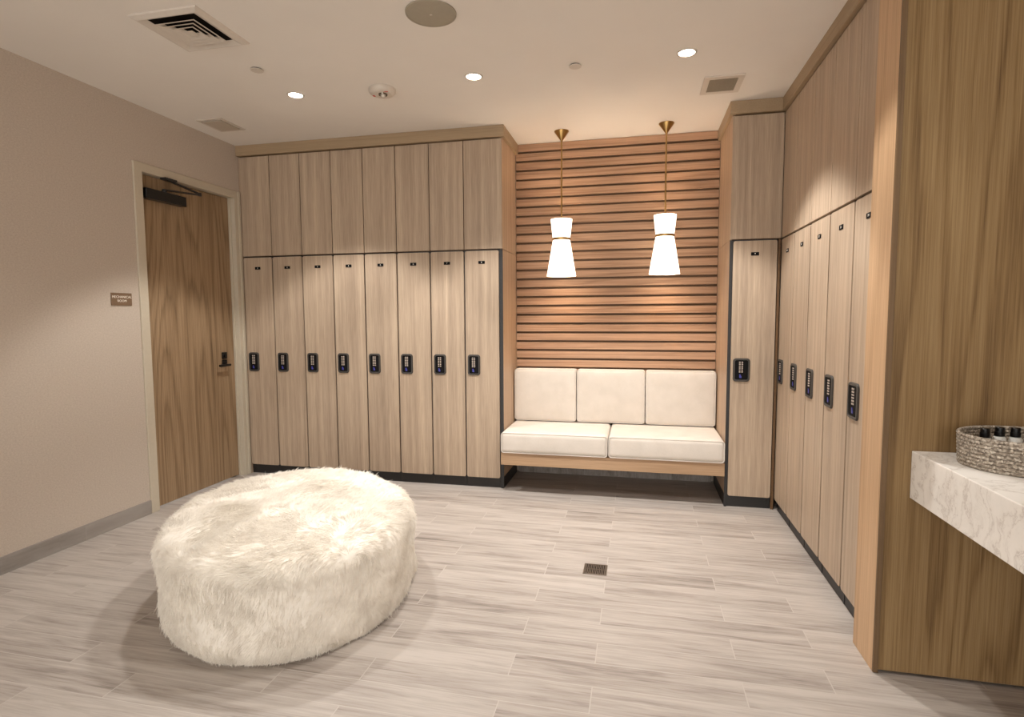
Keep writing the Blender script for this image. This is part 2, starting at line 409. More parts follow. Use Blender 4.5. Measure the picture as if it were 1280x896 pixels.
# ------------------------------------------------------------------ lockers
def make_locker(w, label, name='locker', lock_w=.107, strip=.0):
    """local frame: x across the front, y into the cabinet, z up; front plane y=0"""
    t = thing(name, label, 'locker')
    g = .006 if w < .33 else .0085
    b = bm_new(); bx(b, .0006, w - .0006, .019, .50, .088, ZM + .003)
    obj('carcass', b, BLACK, t)
    b = bm_new(); bx(b, .0006, w - .0006, .026, .48, 0, .086)
    bx(b, w - .024, w - .008, .0235, .03, .002, .084)
    obj('plinth', b, BLACK, t)
    b = bm_new(); slab(b, rrect(g, w - g, .088, ZM - .006, .014), 'y', 0, .0185)
    obj('door', b, LAM, t)
    # keypad lock
    x0 = .022; x1 = x0 + lock_w; z0, z1 = .953, 1.126
    b = bm_new()
    outer = rrect(x0, x1, z0, z1, .023, 6); inner = rrect(x0 + .013, x1 - .013, z0 + .014, z1 - .014, .013, 6)
    outer2 = rrect(x0 + .004, x1 - .004, z0 + .004, z1 - .004, .020, 6)
    n = len(outer)
    R = [[b.verts.new((p[0], y, p[1])) for p in ring] for ring, y in ((outer, 0.0), (outer, -.004), (outer2, -.009), (inner, -.009), (inner, -.002))]
    for A, B in zip(R, R[1:]):
        for i in range(n): b.faces.new((A[i], A[(i + 1) % n], B[(i + 1) % n], B[i]))
    b.faces.new(R[-1])
    lk = obj('lock', b, DARK_GREY, t)
    b = bm_new(); slab(b, rrect(x0 + .0135, x1 - .0135, z0 + .0145, z1 - .0145, .012), 'y', -.0040, -.0016)
    obj('keypad', b, KEYPAD, lk)
    b = bm_new(); kc = x0 + lock_w * .47
    for r in range(6):
        for c in (-1, 1):
            zz = z1 - .030 - r * .0142; bx(b, kc + c * .0085 - .0052, kc + c * .0085 + .0052, -.0058, -.0036, zz - .0042, zz + .0042)
    obj('keys', b, KEY, lk)
    b = bm_new(); slab(b, [(kc - .010, z0 + .028), (kc + .005, z0 + .026), (kc + .006, z0 + .036), (kc - .003, z0 + .054), (kc - .010, z0 + .054)], 'y', -.0056, -.0036)
    obj('indicator', b, BLUE, lk)['label'] = 'blue mark under the keys'
    np_ = bm_new(); pw = .027
    slab(np_, rrect(w / 2 - pw, w / 2 + pw, 1.872, 1.896, .003), 'y', -.003, 0.0)
    obj('number_plate', np_, KEYPAD, t)
    return t

def add_number(t, digit, w):
    pl = [c for c in t.children if c.name.startswith('number_plate')][0]
    me = text_mesh(digit, .0165)
    me.materials.append(TEXT_WHITE)
    me.transform(Matrix.Translation((w / 2, -.0036, 1.884)) @ Matrix.Rotation(PI / 2, 4, 'X'))
    o = bpy.data.objects.new('number', me); COL.objects.link(o); o.parent = pl

W1 = .2984; X_FIRST = -3.4955
NW = ['one', 'two', 'three', 'four', 'five', 'six', 'seven', 'eight']
proto = None
for i in range(8):
    pos = ['beside the door frame', 'second from the door frame', 'third from the door frame', 'fourth from the door frame', 'fifth from the door frame',
           'third from the bench alcove', 'second from the bench alcove', 'at the bench alcove corner'][i]
    lab = 'tall greige oak locker number %d with black keypad lock, %s' % (i + 1, pos)
    if proto is None: t = proto = make_locker(W1, lab)
    else: t = copy_tree(proto); t['label'] = lab
    t['group'] = 'eight lockers on the far wall'
    t.location = (X_FIRST + i * W1, YF, 0)
lockers8 = [o for o in COL.objects if o.name.split('.')[0] == 'locker' and o.parent is None]
for i, t in enumerate(lockers8): add_number(t, str(i + 1), W1)
# locker nine
W9 = .309
n9 = make_locker(W9, 'single tall oak locker number 9 between the bench alcove and the corner', lock_w=.118)
n9.location = (.6665, YF2, 0); add_number(n9, '9', W9)
# the run along the right wall (faces -X)
W2 = .352; Y_FIRST = 4.417
proto2 = None; rl = []
for i in range(5):
    pos = ['first from the inner corner', 'second from the inner corner', 'third from the inner corner', 'fourth from the inner corner', 'last one, against the oak partition post'][i]
    lab = 'tall oak keypad locker on the right wall, ' + pos
    if proto2 is None: t = proto2 = make_locker(W2, lab, lock_w=.128)
    else: t = copy_tree(proto2); t['label'] = lab
    t['group'] = 'lockers along the right wall'
    t.location = (XR, Y_FIRST - i * W2, 0); t.rotation_euler = (0, 0, -PI / 2); rl.append(t)
for i, t in enumerate(rl): add_number(t, str(10 + i), W2)

# upper cabinets
def make_upper(w, label, group, c0=0., c1=0., d0=0., d1=0.):
    """c0/c1, d0/d1 trim or stretch the carcass and the door at either side"""
    t = thing('upper_cabinet', label, 'cabinet', group=group)
    obj('carcass', bx(bm_new(), .0006 + c0, w - .0006 + c1, .019, .50, ZU0 - .003, ZCR - .001), BACK_OAK, t)  # dark brown puts the shadow line under the crown into the colour
    obj('door', bx(bm_new(), .0035 + d0, w - .0035 + d1, 0, .0185, ZU0, ZU1, .001, 1), LAM, t)
    return t
p = None
for i in range(8):
    lab = 'plain narrow oak upper cabinet above locker number %d' % (i + 1)
    if p is None: t = p = make_upper(W1, lab, 'upper cabinets on the far wall')
    elif i == 7: t = make_upper(W1, lab, 'upper cabinets on the far wall', d1=ALX0 - (X_FIRST + 8 * W1) + .002)
    else: t = copy_tree(p); t['label'] = lab
    t.location = (X_FIRST + i * W1, YF, 0)
t = make_upper(XR - ALX1 - .004, 'wide plain oak upper cabinet above locker number 9', None, c0=.0165, d0=-.002, d1=.006); t.location = (ALX1, YF2, 0)
p = None
for i in range(5):
    pos = ['first from the inner corner', 'second from the inner corner', 'third from the inner corner', 'fourth from the inner corner', 'last one, against the oak partition post'][i]
    lab = 'plain oak upper cabinet on the right wall, ' + pos
    if p is None: t = p = make_upper(W2, lab, 'upper cabinets along the right wall')
    else: t = copy_tree(p); t['label'] = lab
    t.location = (XR, Y_FIRST - i * W2, 0); t.rotation_euler = (0, 0, -PI / 2)

# end panels flanking the alcove
def end_panel(x0, x1, y0, lab, frame_x0, frame_x1):
    t = thing('end_panel', lab, 'cabinet panel', ((x0 + x1) / 2, (y0 + YS) / 2, 0))
    obj('lower_panel', bx(bm_new(), x0, x1, y0 + .019, YS - .002, .10, ZM + .001), LAM_END, t, world=True)
    obj('upper_panel', bx(bm_new(), x0, x1, y0 + .019, YS - .002, ZM + .004, ZCR - .001), LAM_END, t, world=True)
    obj('black_plinth', bx(bm_new(), x0 + .001, x1 - .001, y0 + .019, YS - .002, 0, .097), BLACK, t, world=True)
    obj('black_edge', bx(bm_new(), frame_x0, frame_x1, y0 + .010, y0 + .0185, 0, ZM + .001), BLACK, t, world=True)
end_panel(-1.1075, ALX0, YF, 'oak end panel of the eight lockers, facing into the bench alcove', -1.1075, ALX0)
end_panel(ALX1, ALX1 + .016, YF2, 'oak end panel beside locker number 9, facing into the bench alcove', ALX1, ALX1 + .017)
# fillers
tag(obj('filler_strip', bx(bm_new(), XR - .0195, XR - .002, YF2 + .006, YF2 + .018, .0, ZM), BACK_OAK), 'narrow brown filler strip in the corner beside locker number 9', 'filler strip')
tag(obj('filler_strip', bx(bm_new(), XL + .0225, X_FIRST - .0005, YF + .004, YF + .03, 0, ZCR - .002) if XL + .0225 < X_FIRST - .002 else bx(bm_new(), XL + .001, X_FIRST - .0005, YF + .004, YF + .03, 0, ZCR - .002), LAM),
    'narrow oak filler strip between the door frame and locker number 1', 'filler strip')

# ------------------------------------------------------------------ slatted wall panel
sp = thing('slatted_panel', 'panel of horizontal warm brown oak slats behind the pendant lamps', 'wall panel', ((ALX0 + ALX1) / 2, YS, 0))
obj('backing', bx(bm_new(), ALX0 + .001, ALX1 - .001, YS + .026, YS + .045, 0.1, ZC - .002), BACK_OAK, sp, world=True)
b = bm_new(); PITCH = .0797
gap = 2.889
top = ZC - .003; k = 0
while gap > .55:
    bx(b, ALX0 + .002, ALX1 - .002, YS, YS + .0255, gap + .0095, top, .0008, 1)
    top = gap - .0095; gap -= PITCH
obj('slats', b, SLAT_OAK, sp, world=True)
obj('skirt_board', bx(bm_new(), ALX0 + .002, ALX1 - .002, YS, YS + .0255, .1, .5), BACK_OAK, sp, world=True)

# ------------------------------------------------------------------ bench and cushions
YB = 4.408
bn = thing('bench', 'floating oak bench across the alcove, carrying white cushions', 'bench', ((ALX0 + ALX1) / 2, YB, .23))
obj('apron', bx(bm_new(), ALX0 + .003, ALX1 - .003, YB, YB + .03, .236, .334, .001, 1), BENCH_OAK, bn, world=True)
obj('seat_board', bx(bm_new(), ALX0 + .003, ALX1 - .003, YB + .031, YS - .003, .296, .334), BENCH_OAK, bn, world=True)

def cushion(name, label, x0, x1, y0, y1, z0, z1, crown_axis, group, bulge=.014):
    """soft box: rounded edges, crowned broad face, piping round the face"""
    b = bm_new()
    bx(b, x0, x1, y0, y1, z0, z1, .03 if crown_axis == 'z' else .022, 5)
    bmesh.ops.subdivide_edges(b, edges=[e for e in b.edges if e.calc_length() > .08], cuts=9, use_grid_fill=True)
    cx, cy, cz = (x0 + x1) / 2, (y0 + y1) / 2, (z0 + z1) / 2
    for v in b.verts:
        u = max(0, 1 - ((v.co.x - cx) / ((x1 - x0) / 2)) ** 2)
        if crown_axis == 'z':
            w = max(0, 1 - ((v.co.y - (y0 + 4.90) / 2) / ((4.90 - y0) / 2)) ** 2)
            if v.co.z > cz: v.co.z += bulge * (u * w) ** .6
            h = max(0, 1 - ((v.co.z - cz) / ((z1 - z0) / 2)) ** 2)
            if v.co.y < y0 + .03: v.co.y -= .006 * h * u ** .3
        else:
            w = max(0, 1 - ((v.co.z - cz) / ((z1 - z0) / 2)) ** 2)
            if v.co.y < cy: v.co.y -= bulge * (u * w) ** .6
    o = obj(name, b, FABRIC, None, smooth=60); tag(o, label, 'cushion', group)
    b = bm_new(); r = .0042
    # piping along the front-face outline
    if crown_axis == 'z':
        loop = [(x, y0 + .006, z) for x, z in rrect(x0 + .004, x1 - .004, z0 + .004, z1 - .006, .02, 4)]
    else:
        loop = [(x, y0 + .006, z) for x, z in rrect(x0 + .004, x1 - .004, z0 + .004, z1 - .004, .02, 4)]
    for a, c in zip(loop, loop[1:] + loop[:1]): tube(b, a, c, r, 6)
    pp = obj('piping', b, FABRIC, o, smooth=60)
    for v in pp.data.vertices: v.co -= o.location
    return o
Z_SEAT = .335
XM = -.2185
cushion('seat_cushion', 'long white seat cushion on the bench, the one touching the eight-locker side', ALX0 + .004, XM - .003, YB - .012, YS - .006, Z_SEAT, .505, 'z', 'white seat cushions on the bench')
cushion('seat_cushion', 'long white seat cushion on the bench, the one touching the locker 9 side', XM + .003, ALX1 - .004, YB - .012, YS - .006, Z_SEAT, .505, 'z', 'white seat cushions on the bench')
bxs = [ALX0 + .006, -.520, .067, ALX1 - .006]
for i, nm in enumerate(['square white back cushion on the bench, the one touching the eight-locker side', 'square white back cushion in the middle of the bench back',
                        'square white back cushion on the bench, the one touching the locker 9 side']):
    cushion('back_cushion', nm, bxs[i] + .003, bxs[i + 1] - .003, 4.915, YS - .004, .5135, .974, 'y', 'white back cushions on the bench', .012)

# ------------------------------------------------------------------ pendant lamps
def make_pendant(label):
    t = thing('pendant_lamp', label, 'lamp', (0, 0, ZC), group='pendant lamps over the bench')
    obj('canopy', lathe(bm_new(), [(.060, -.0005), (.060, -.006), (.010, -.075), (.009, -.084)], n=40), BRASS, t, smooth=40)
    b = bm_new(); tube(b, (0, 0, -.08), (0, 0, -.725), .0065, 16); lathe(b, [(.0085, -.395), (.0085, -.41)], n=16); lathe(b, [(.012, -.70), (.012, -.722)], n=16)
    obj('rod', b, BRASS, t, smooth=40)
    def shell(prof):
        bb = bm_new(); ins = [(r - .003, z) for r, z in prof][::-1]
        loop = prof + ins
        rings = [[bb.verts.new((r * math.cos(2 * PI * i / 48), r * math.sin(2 * PI * i / 48), z)) for i in range(48)] for r, z in loop]
        for A, B in zip(rings, rings[1:] + rings[:1]):
            for i in range(48): bb.faces.new((A[i], A[(i + 1) % 48], B[(i + 1) % 48], B[i]))
        return bb
    obj('upper_shade', shell([(.090, -.718), (.073, -.872)]), SHADE, t, smooth=40)
    obj('lower_shade', shell([(.072, -.888), (.1225, -1.186)]), SHADE, t, smooth=40)
    obj('collar', shell([(.0735, -.870), (.0775, -.872), (.0775, -.886), (.0735, -.890)]), BRASS, t, smooth=40)
    b = bm_new(); bar(b, (-.071, 0, -.8795), (.071, 0, -.8795), .006, .006); bar(b, (0, -.071, -.8795), (0, .071, -.8795), .006, .006)
    tube(b, (0, 0, -.722), (0, 0, -.90), .005); lathe(b, [(.018, -.90), (.018, -.945)], n=16)
    obj('lamp_holder', b, BRASS, t)
    return t
PEND = [(-.634, 4.773), (.203, 4.774)]
pa = make_pendant('hourglass white pendant lamp on a brass rod, the one nearer the eight lockers'); pa.location = (PEND[0][0], PEND[0][1], ZC)
pb = copy_tree(pa); pb['label'] = 'hourglass white pendant lamp on a brass rod, the one nearer locker number 9'; pb.location = (PEND[1][0], PEND[1][1], ZC)

# ------------------------------------------------------------------ ceiling fittings
DL = [(-2.306, 3.582), (-1.036, 3.574), (.258, 3.541)]
def make_downlight(label):
    t = thing('recessed_downlight', label, 'ceiling light', (0, 0, ZC), group='recessed downlights')
    obj('trim_ring', lathe(bm_new(), [(.046, -.0005), (.058, -.0005), (.057, -.004), (.047, -.005), (.046, -.0005)], n=40, cap=False), WHITE_METAL, t, smooth=40)
    obj('lens', lathe(bm_new(), [(.0458, -.0006), (.0458, -.0022), (.001, -.003)], n=40), LENS, t)
    return t
d0 = None
for i, (x, y) in enumerate(DL):
    lab = ['round lit recessed downlight in the ceiling between the door and the smoke detector', 'round lit recessed downlight in the ceiling just past the smoke detector', 'round lit recessed downlight beside the square perforated ceiling grille'][i]
    if d0 is None: t = d0 = make_downlight(lab)
    else: t = copy_tree(d0); t['label'] = lab
    t.location = (x, y, ZC)

def sq_ring(bm, c, r0, z0, r1, z1, th=.0015):
    """square frustum ring: half-size r0 at z0 to r1 at z1, with a small thickness"""
    cr = ((-1, -1), (1, -1), (1, 1), (-1, 1))
    q = [[bm.verts.new((c[0] + a * r, c[1] + d * r, z)) for a, d in cr] for r, z in ((r0, z0), (r1, z1), (r1 - th, z1 + th), (r0 - th, z0 + th))]
    for A, B in zip(q, q[1:] + q[:1]):
        for i in range(4): bm.faces.new((A[i], A[(i + 1) % 4], B[(i + 1) % 4], B[i]))
# supply diffuser
c = (-2.318, 2.668)
t = thing('ceiling_diffuser', 'large square white ceiling diffuser with stepped louvres', 'ceiling vent', (c[0], c[1], ZC))
obj('backing', bx(bm_new(), c[0] - .15, c[0] + .15, c[1] - .15, c[1] + .15, ZC - .003, ZC - .0005), VOID_SHADE, t, world=True)
b = bm_new(); sq_ring(b, c, .200, ZC - .0005, .197, ZC - .008, .002); sq_ring(b, c, .197, ZC - .008, .172, ZC - .020, .002); sq_ring(b, c, .172, ZC - .020, .140, ZC - .004, .002)
obj('frame', b, WHITE_METAL, t, world=True)
b = bm_new()
for r in (.111, .081, .051):
    sq_ring(b, c, r - .022, ZC - .006, r, ZC - .020, .0015); sq_ring(b, c, r, ZC - .020, r + .012, ZC - .022, .0015)
obj('louvres', b, WHITE_METAL, t, world=True)
b = bm_new(); bx(b, c[0] - .026, c[0] + .026, c[1] - .026, c[1] + .026, ZC - .023, ZC - .020); obj('centre_plate', b, WHITE_METAL, t, world=True)
# access plate near the door
c = (-3.232, 3.988)
t = thing('ceiling_access_plate', 'small flat grey ceiling plate near the door corner', 'ceiling vent', (c[0], c[1], ZC))
b = bm_new()
for x0, x1, y0, y1 in ((-.113, -.088, -.138, .138), (.088, .113, -.138, .138), (-.088, .088, -.138, -.112), (-.088, .088, .112, .138)):
    bx(b, c[0] + x0, c[0] + x1, c[1] + y0, c[1] + y1, ZC - .006, ZC - .0005)
obj('frame', b, WHITE_METAL, t, world=True)
obj('plate', bx(bm_new(), c[0] - .082, c[0] + .082, c[1] - .106, c[1] + .106, ZC - .012, ZC - .004), GREY_PLATE, t, world=True)
obj('backing', bx(bm_new(), c[0] - .088, c[0] + .088, c[1] - .112, c[1] + .112, ZC - .003, ZC - .0005), VOID_SHADE, t, world=True)  # dark sheet painted as the shadow gap round the plate
# return grille
c = (.521, 4.063)
t = thing('ceiling_grille', 'small ceiling vent with a grey perforated grille in a white frame', 'ceiling vent', (c[0], c[1], ZC))
b = bm_new(); X, Y, x, y = .124, .145, .088, .107
for q in ((-X, -x, -Y, Y), (x, X, -Y, Y), (-x, x, -Y, -y), (-x, x, y, Y)): bx(b, c[0] + q[0], c[0] + q[1], c[1] + q[2], c[1] + q[3], ZC - .010, ZC - .0005)
obj('frame', b, WHITE_METAL, t, world=True)
b = bm_new(); n = 15
for i in range(n):
    xx = c[0] - x + 2 * x * (i + .5) / n; bx(b, xx - .0035, xx + .0035, c[1] - y, c[1] + y, ZC - .008, ZC - .003)
for i in range(18):
    yy = c[1] - y + 2 * y * (i + .5) / 18; bx(b, c[0] - x, c[0] + x, yy - .0035, yy + .0035, ZC - .0075, ZC - .003)
obj('grille', b, GRILLE_GREY, t, world=True)
obj('backing', bx(bm_new(), c[0] - x, c[0] + x, c[1] - y, c[1] + y, ZC - .0025, ZC - .0005), VOID_SHADE, t, world=True)
# speaker
t = thing('ceiling_speaker', 'round grey ceiling speaker', 'speaker', (-1.031, 2.80, ZC))
obj('grille', lathe(bm_new(), [(.120, -.0005), (.120, -.006), (.10, -.008), (.001, -.009)], n=64), SPEAKER_GREY, t, smooth=40)
obj('rim', lathe(bm_new(), [(.1205, -.0005), (.128, -.0005), (.127, -.007), (.1205, -.007), (.1205, -.0005)], n=64, cap=False), SPEAKER_GREY, t, smooth=40)
obj('badge', bx(bm_new(), -.006, .006, -.004, .004, -.0105, -.0088), WHITE_METAL, t)
# sprinkler covers
for nm, (x, y) in (('small round white sprinkler cover near the square diffuser', (-2.298, 3.168)), ('small round white sprinkler cover in the middle of the ceiling', (-.39, 3.561))):
    t = thing('sprinkler_cover', nm, 'sprinkler', (x, y, ZC), group='sprinkler covers')
    obj('cover', lathe(bm_new(), [(.037, -.006), (.037, -.010), (.001, -.0105)], n=32), WHITE_METAL, t, smooth=30)
    obj('cup', lathe(bm_new(), [(.030, -.0005), (.030, -.006)], n=32), VOID_SHADE, t)
# smoke detector
t = thing('smoke_detector', 'round white smoke alarm with red marks and a clear lens', 'smoke detector', (-1.687, 3.625, ZC))
obj('body', lathe(bm_new(), [(.088, -.0005), (.090, -.006), (.088, -.022), (.074, -.036), (.060, -.040), (.001, -.041)], n=48), WHITE_METAL, t, smooth=40)
obj('reflector', lathe(bm_new(), [(.030, -.0405), (.028, -.048), (.018, -.046), (.016, -.042)], (.012, -.014, 0), n=32), CHROME, t, smooth=40)
obj('lens', lathe(bm_new(), [(.016, -.0405), (.016, -.054), (.011, -.062), (.001, -.065)], (.012, -.014, 0), n=24), LENS_GREY, t, smooth=40)
b = bm_new(); bx(b, .028, .062, -.050, -.042, -.0405, -.0385); obj('red_mark', b, RED, t)
b = bm_new(); bx(b, -.066, -.052, -.010, .012, -.0415, -.039); obj('red_mark', b, RED, t)

# ------------------------------------------------------------------ sign on the left wall
t = thing('door_sign', 'small brown sign with white lettering on the wall beside the door', 'sign', (XL, 3.268, 1.533))
obj('plate', bx(bm_new(), XL + .0005, XL + .007, 3.188, 3.348, 1.533, 1.619, .001, 1), SIGN_BROWN, t, world=True)
for body, z, s in (('MECHANICAL', 1.591, .0235), ('ROOM', 1.564, .0235)):
    me = text_mesh(body, s, spacing=1.05); me.materials.append(TEXT_WHITE)
    # text lies in XY; stand it up and face +X (reads towards +Y)
    me.transform(Matrix.Translation((.0075, 0, z - 1.533)) @ Matrix.Rotation(PI / 2, 4, 'Z') @ Matrix.Rotation(PI / 2, 4, 'X'))
    o = bpy.data.objects.new('lettering', me); COL.objects.link(o); o.parent = t

# ------------------------------------------------------------------ floor drain
c = (-.222, 3.156)
t = thing('floor_drain', 'small square metal floor drain with slotted grate', 'drain', (c[0], c[1], 0))
b = bm_new(); r, q = .066, .058
for e in ((-r, -q, -r, r), (q, r, -r, r), (-q, q, -r, -q), (-q, q, q, r)): bx(b, c[0] + e[0], c[0] + e[1], c[1] + e[2], c[1] + e[3], .0002, .003)
obj('frame', b, STEEL, t, world=True)
b = bm_new()
for i in range(12):
    xx = c[0] - q + 2 * q * (i + .5) / 12; bx(b, xx - .0026, xx + .0026, c[1] - q, c[1] + q, .0006, .0026)
bx(b, c[0] - q, c[0] + q, c[1] - .003, c[1] + .003, .0006, .0026)
obj('grate', b, STEEL, t, world=True)
obj('sump_shade', bx(bm_new(), c[0] - q, c[0] + q, c[1] - q, c[1] + q, .0001, .0005), VOID_SHADE, t, world=True)  # thin dark sheet standing for the shade below the grate

# ------------------------------------------------------------------ vanity counter, basket, bottles
tag(obj('vanity_counter', bx(bm_new(), 1.046, X_FAR - .003, .1, YP + .001, .729, .916, .003, 2), MARBLE), 'thick white marble counter slab with grey veins against the oak partition', 'counter')
BX, BY, BZ = 1.322, 2.258, .9165
A0, B0 = .196, .166
t = thing('rope_basket', 'oval grey and cream rope basket on the marble counter', 'basket', (BX, BY, BZ))
b = bm_new(); rows = 9; rr = .0068
for k in range(rows):
    gx = A0 + .006 * k / rows; gy = B0 + .006 * k / rows; z = rr + k * .0125; nn = 72; mm = 8
    rg = []
    for i in range(nn):
        a = 2 * PI * i / nn; ring = []
        nx, ny = math.cos(a) / gx, math.sin(a) / gy; ln = math.hypot(nx, ny); nx /= ln; ny /= ln
        for j in range(mm):
            q = 2 * PI * j / mm; ring.append(b.verts.new((gx * math.cos(a) + nx * rr * math.cos(q), gy * math.sin(a) + ny * rr * math.cos(q), z + rr * math.sin(q))))
        rg.append(ring)
    for i in range(nn):
        for j in range(mm): b.faces.new((rg[i][j], rg[(i + 1) % nn][j], rg[(i + 1) % nn][(j + 1) % mm], rg[i][(j + 1) % mm]))
obj('coiled_side', b, ROPE, t, smooth=70)
obj('base', lathe(bm_new(), [(1, .0005), (1, .006)], n=64, sx=A0 - .003, sy=B0 - .003), ROPE, t)
bz = BZ + .0065
def make_bottle(label):
    t = thing('toiletry_bottle', label, 'bottle', group='black-capped bottles in the basket')
    obj('body', lathe(bm_new(), [(.018, 0), (.0195, .003), (.0195, .084), (.016, .090), (.010, .092)], n=24), BOTTLE_WHITE, t, smooth=40)
    obj('cap', lathe(bm_new(), [(.0150, .0922), (.0150, .107), (.0135, .108), (.0135, .122), (.012, .124)], n=24), CAP_BLACK, t, smooth=35)
    return t
bp = None
for x, y, lab in ((1.192, 2.27, 'small black-capped white bottle at the end of the row nearest the basket rim'), (1.237, 2.272, 'small black-capped white bottle, second in the row in the basket'),
                  (1.281, 2.266, 'small black-capped white bottle, third in the row in the basket'), (1.328, 2.264, 'small black-capped white bottle at the picture edge, fourth in the row')):
    if bp is None: o = bp = make_bottle(lab)
    else: o = copy_tree(bp); o['label'] = lab
    o.location = (x, y, bz + (-.006 if x < 1.2 else 0) + .006)

# ------------------------------------------------------------------ fur ottoman
OC = np.array([-1.827, 2.686]); OA, OB, OTH, OH_ = .654 - .02, .834 - .02, .5644, .435 - .018
ot = thing('ottoman', 'large round white faux fur ottoman on the floor', 'ottoman', (OC[0], OC[1], 0))
def ott_point(u, s):
    """u angle, s 0..1 along profile (centre of top -> rim -> bottom). returns pos, normal in local frame"""
    R = .075
    L1 = 1 - R / .73; arc = R * PI / 2 / .73; L2 = (OH_ - R) / .73
    tot = L1 + arc + L2; d = s * tot
    rad = np.where(d < L1, d, np.where(d < L1 + arc, L1 + (R / .73) * np.sin(np.clip((d - L1) / (R / .73), 0, PI / 2)), 1.0))
    z = np.where(d < L1, OH_, np.where(d < L1 + arc, OH_ - R + R * np.cos(np.clip((d - L1) / (R / .73), 0, PI / 2)), OH_ - R - (d - L1 - arc) * .73))
    ang = np.clip((d - L1) / (R / .73), 0, PI / 2)
    # gentle dome on top, slight tuck-in at the bottom
    dome = np.where(d < L1 + arc, .012 * (1 - np.clip(rad, 0, 1) ** 2), 0)
    tuck = np.where(z < .10, (1 - z / .10) ** 2 * .035, 0)
    x = OA * (rad - tuck) * np.cos(u); y = OB * (rad - tuck) * np.sin(u)
    nx, ny = np.cos(u) / OA, np.sin(u) / OB; ln = np.hypot(nx, ny); nx, ny = nx / ln * np.sin(ang), ny / ln * np.sin(ang); nz = np.cos(ang)
    c, s_ = math.cos(OTH), math.sin(OTH)
    P = np.stack([c * x - s_ * y, s_ * x + c * y, z + dome], -1); NN = np.stack([c * nx - s_ * ny, s_ * nx + c * ny, nz + 0 * nx], -1)
    return P, NN
_w = [(rng.normal(0, 1, 3), rng.uniform(0, 2 * PI)) for _ in range(60)]
def fnoise(P, freq, seed, n=10):
    out = np.zeros(len(P))
    for i in range(n):
        k, ph = _w[(seed * n + i) % 60]; k = k / np.linalg.norm(k) * freq * (.6 + .08 * i)
        out += np.sin(P @ k + ph + seed * 1.7)
    return out / math.sqrt(n / 2)
# body
NU, NS = 128, 70
uu, ss = np.meshgrid(np.linspace(0, 2 * PI, NU, endpoint=False), np.linspace(.012, 1, NS), indexing='ij')
P, NN = ott_point(uu.ravel(), ss.ravel())
lump = .006 * fnoise(P, 11, 0) + .004 * fnoise(P, 26, 1)
fade = np.clip(P[:, 2] / .05, 0, 1)
P = P + NN * (lump * fade)[:, None]; P[:, 2] = np.maximum(P[:, 2], .004)
b = bm_new(); vs = [b.verts.new(p) for p in P]
for i in range(NU):
    for j in range(NS - 1):
        a = i * NS + j; c = ((i + 1) % NU) * NS + j; b.faces.new((vs[a], vs[c], vs[c + 1], vs[a + 1]))
b.faces.new([vs[i * NS] for i in range(NU)]); b.faces.new([vs[i * NS + NS - 1] for i in range(NU)][::-1])
obj('body', b, FUR, ot, smooth=80)
# fur strands
NF, K = 120000, 6
u = rng.uniform(0, 2 * PI, NF * 2); s = np.sqrt(rng.uniform(0, 1, NF * 2))
# area-ish weighting: on top density ~ r, on side uniform
R_ = .075; L1 = 1 - R_ / .73; tot = L1 + R_ * PI / 2 / .73 + (OH_ - R_) / .73
s = rng.uniform(0, 1, NF * 2); keep = rng.uniform(0, 1, NF * 2) < np.clip(s * tot / L1, 0, 1)
u, s = u[keep][:NF], s[keep][:NF]; NF = len(u)
P, NN = ott_point(u, s)
lump = .006 * fnoise(P, 11, 0) + .004 * fnoise(P, 26, 1)
P = P + NN * ((lump * np.clip(P[:, 2] / .05, 0, 1)) - .002)[:, None]
topw = np.clip((NN[:, 2] - .2) / .6, 0, 1)[:, None]
# lie direction: swirling on the top, hanging on the side
ang = 2.2 + 1.1 * fnoise(P, 5.5, 2) + .45 * fnoise(P, 15, 3)
flow_top = np.stack([np.cos(ang), np.sin(ang), 0 * ang], -1)
radial = P * np.array([1, 1, 0]); radial /= (np.linalg.norm(radial, axis=1, keepdims=True) + 1e-6)
flow_top = flow_top * .8 + radial * .6
tang = np.stack([-radial[:, 1], radial[:, 0], 0 * ang], -1)
flow_side = np.array([0, 0, -1.]) + tang * (.35 * fnoise(P, 9, 4) + .22 * fnoise(P, 24, 5))[:, None]
flow = flow_top * topw + flow_side * (1 - topw)
flow -= NN * (flow * NN).sum(1, keepdims=True); flow /= np.linalg.norm(flow, axis=1, keepdims=True) + 1e-6
lift = (.40 + .16 * fnoise(P, 18, 2) + rng.normal(0, .12, NF))[:, None]
# clumping: strands converge on the noise-jittered cell centre they belong to
cell = .017
key = np.floor((P + .3 * cell * np.stack([fnoise(P, 40, 1), fnoise(P, 40, 3), fnoise(P, 40, 5)], -1)) / cell)
h = (key @ np.array([127.1, 311.7, 74.7])); rnd = lambda o: np.modf(np.abs(np.sin(h * 12.9898 + o) * 43758.5453))[0] - .5
centre = (key + .5) * cell
jit = rng.normal(0, .13, (NF, 3)); clj = np.stack([rnd(1.), rnd(2.), rnd(3.)], -1) * .8
d0 = NN * np.clip(lift, .1, 1.1) + flow * 1.0 + jit + clj * .6
d0 /= np.linalg.norm(d0, axis=1, keepdims=True)
ln = (.036 + .008 * rng.normal(0, 1, NF)).clip(.014, .060) * (.75 + .5 * topw[:, 0] * .4)
ln *= np.where(rng.uniform(0, 1, NF) < .04, 1.5, 1.)
ln *= np.clip((P[:, 2] + .01) / .06, .45, 1)
pts = np.zeros((NF, K, 3)); pts[:, 0] = P
droop = flow * .9 + np.array([0, 0, -.35])
for k in range(1, K):
    f = k / (K - 1); d = d0 * (1 - .55 * f) + droop * (.55 * f); d /= np.linalg.norm(d, axis=1, keepdims=True)
    pts[:, k] = pts[:, k - 1] + d * (ln / (K - 1))[:, None]
tipc = (centre - P); tipc -= NN * (tipc * NN).sum(1, keepdims=True)
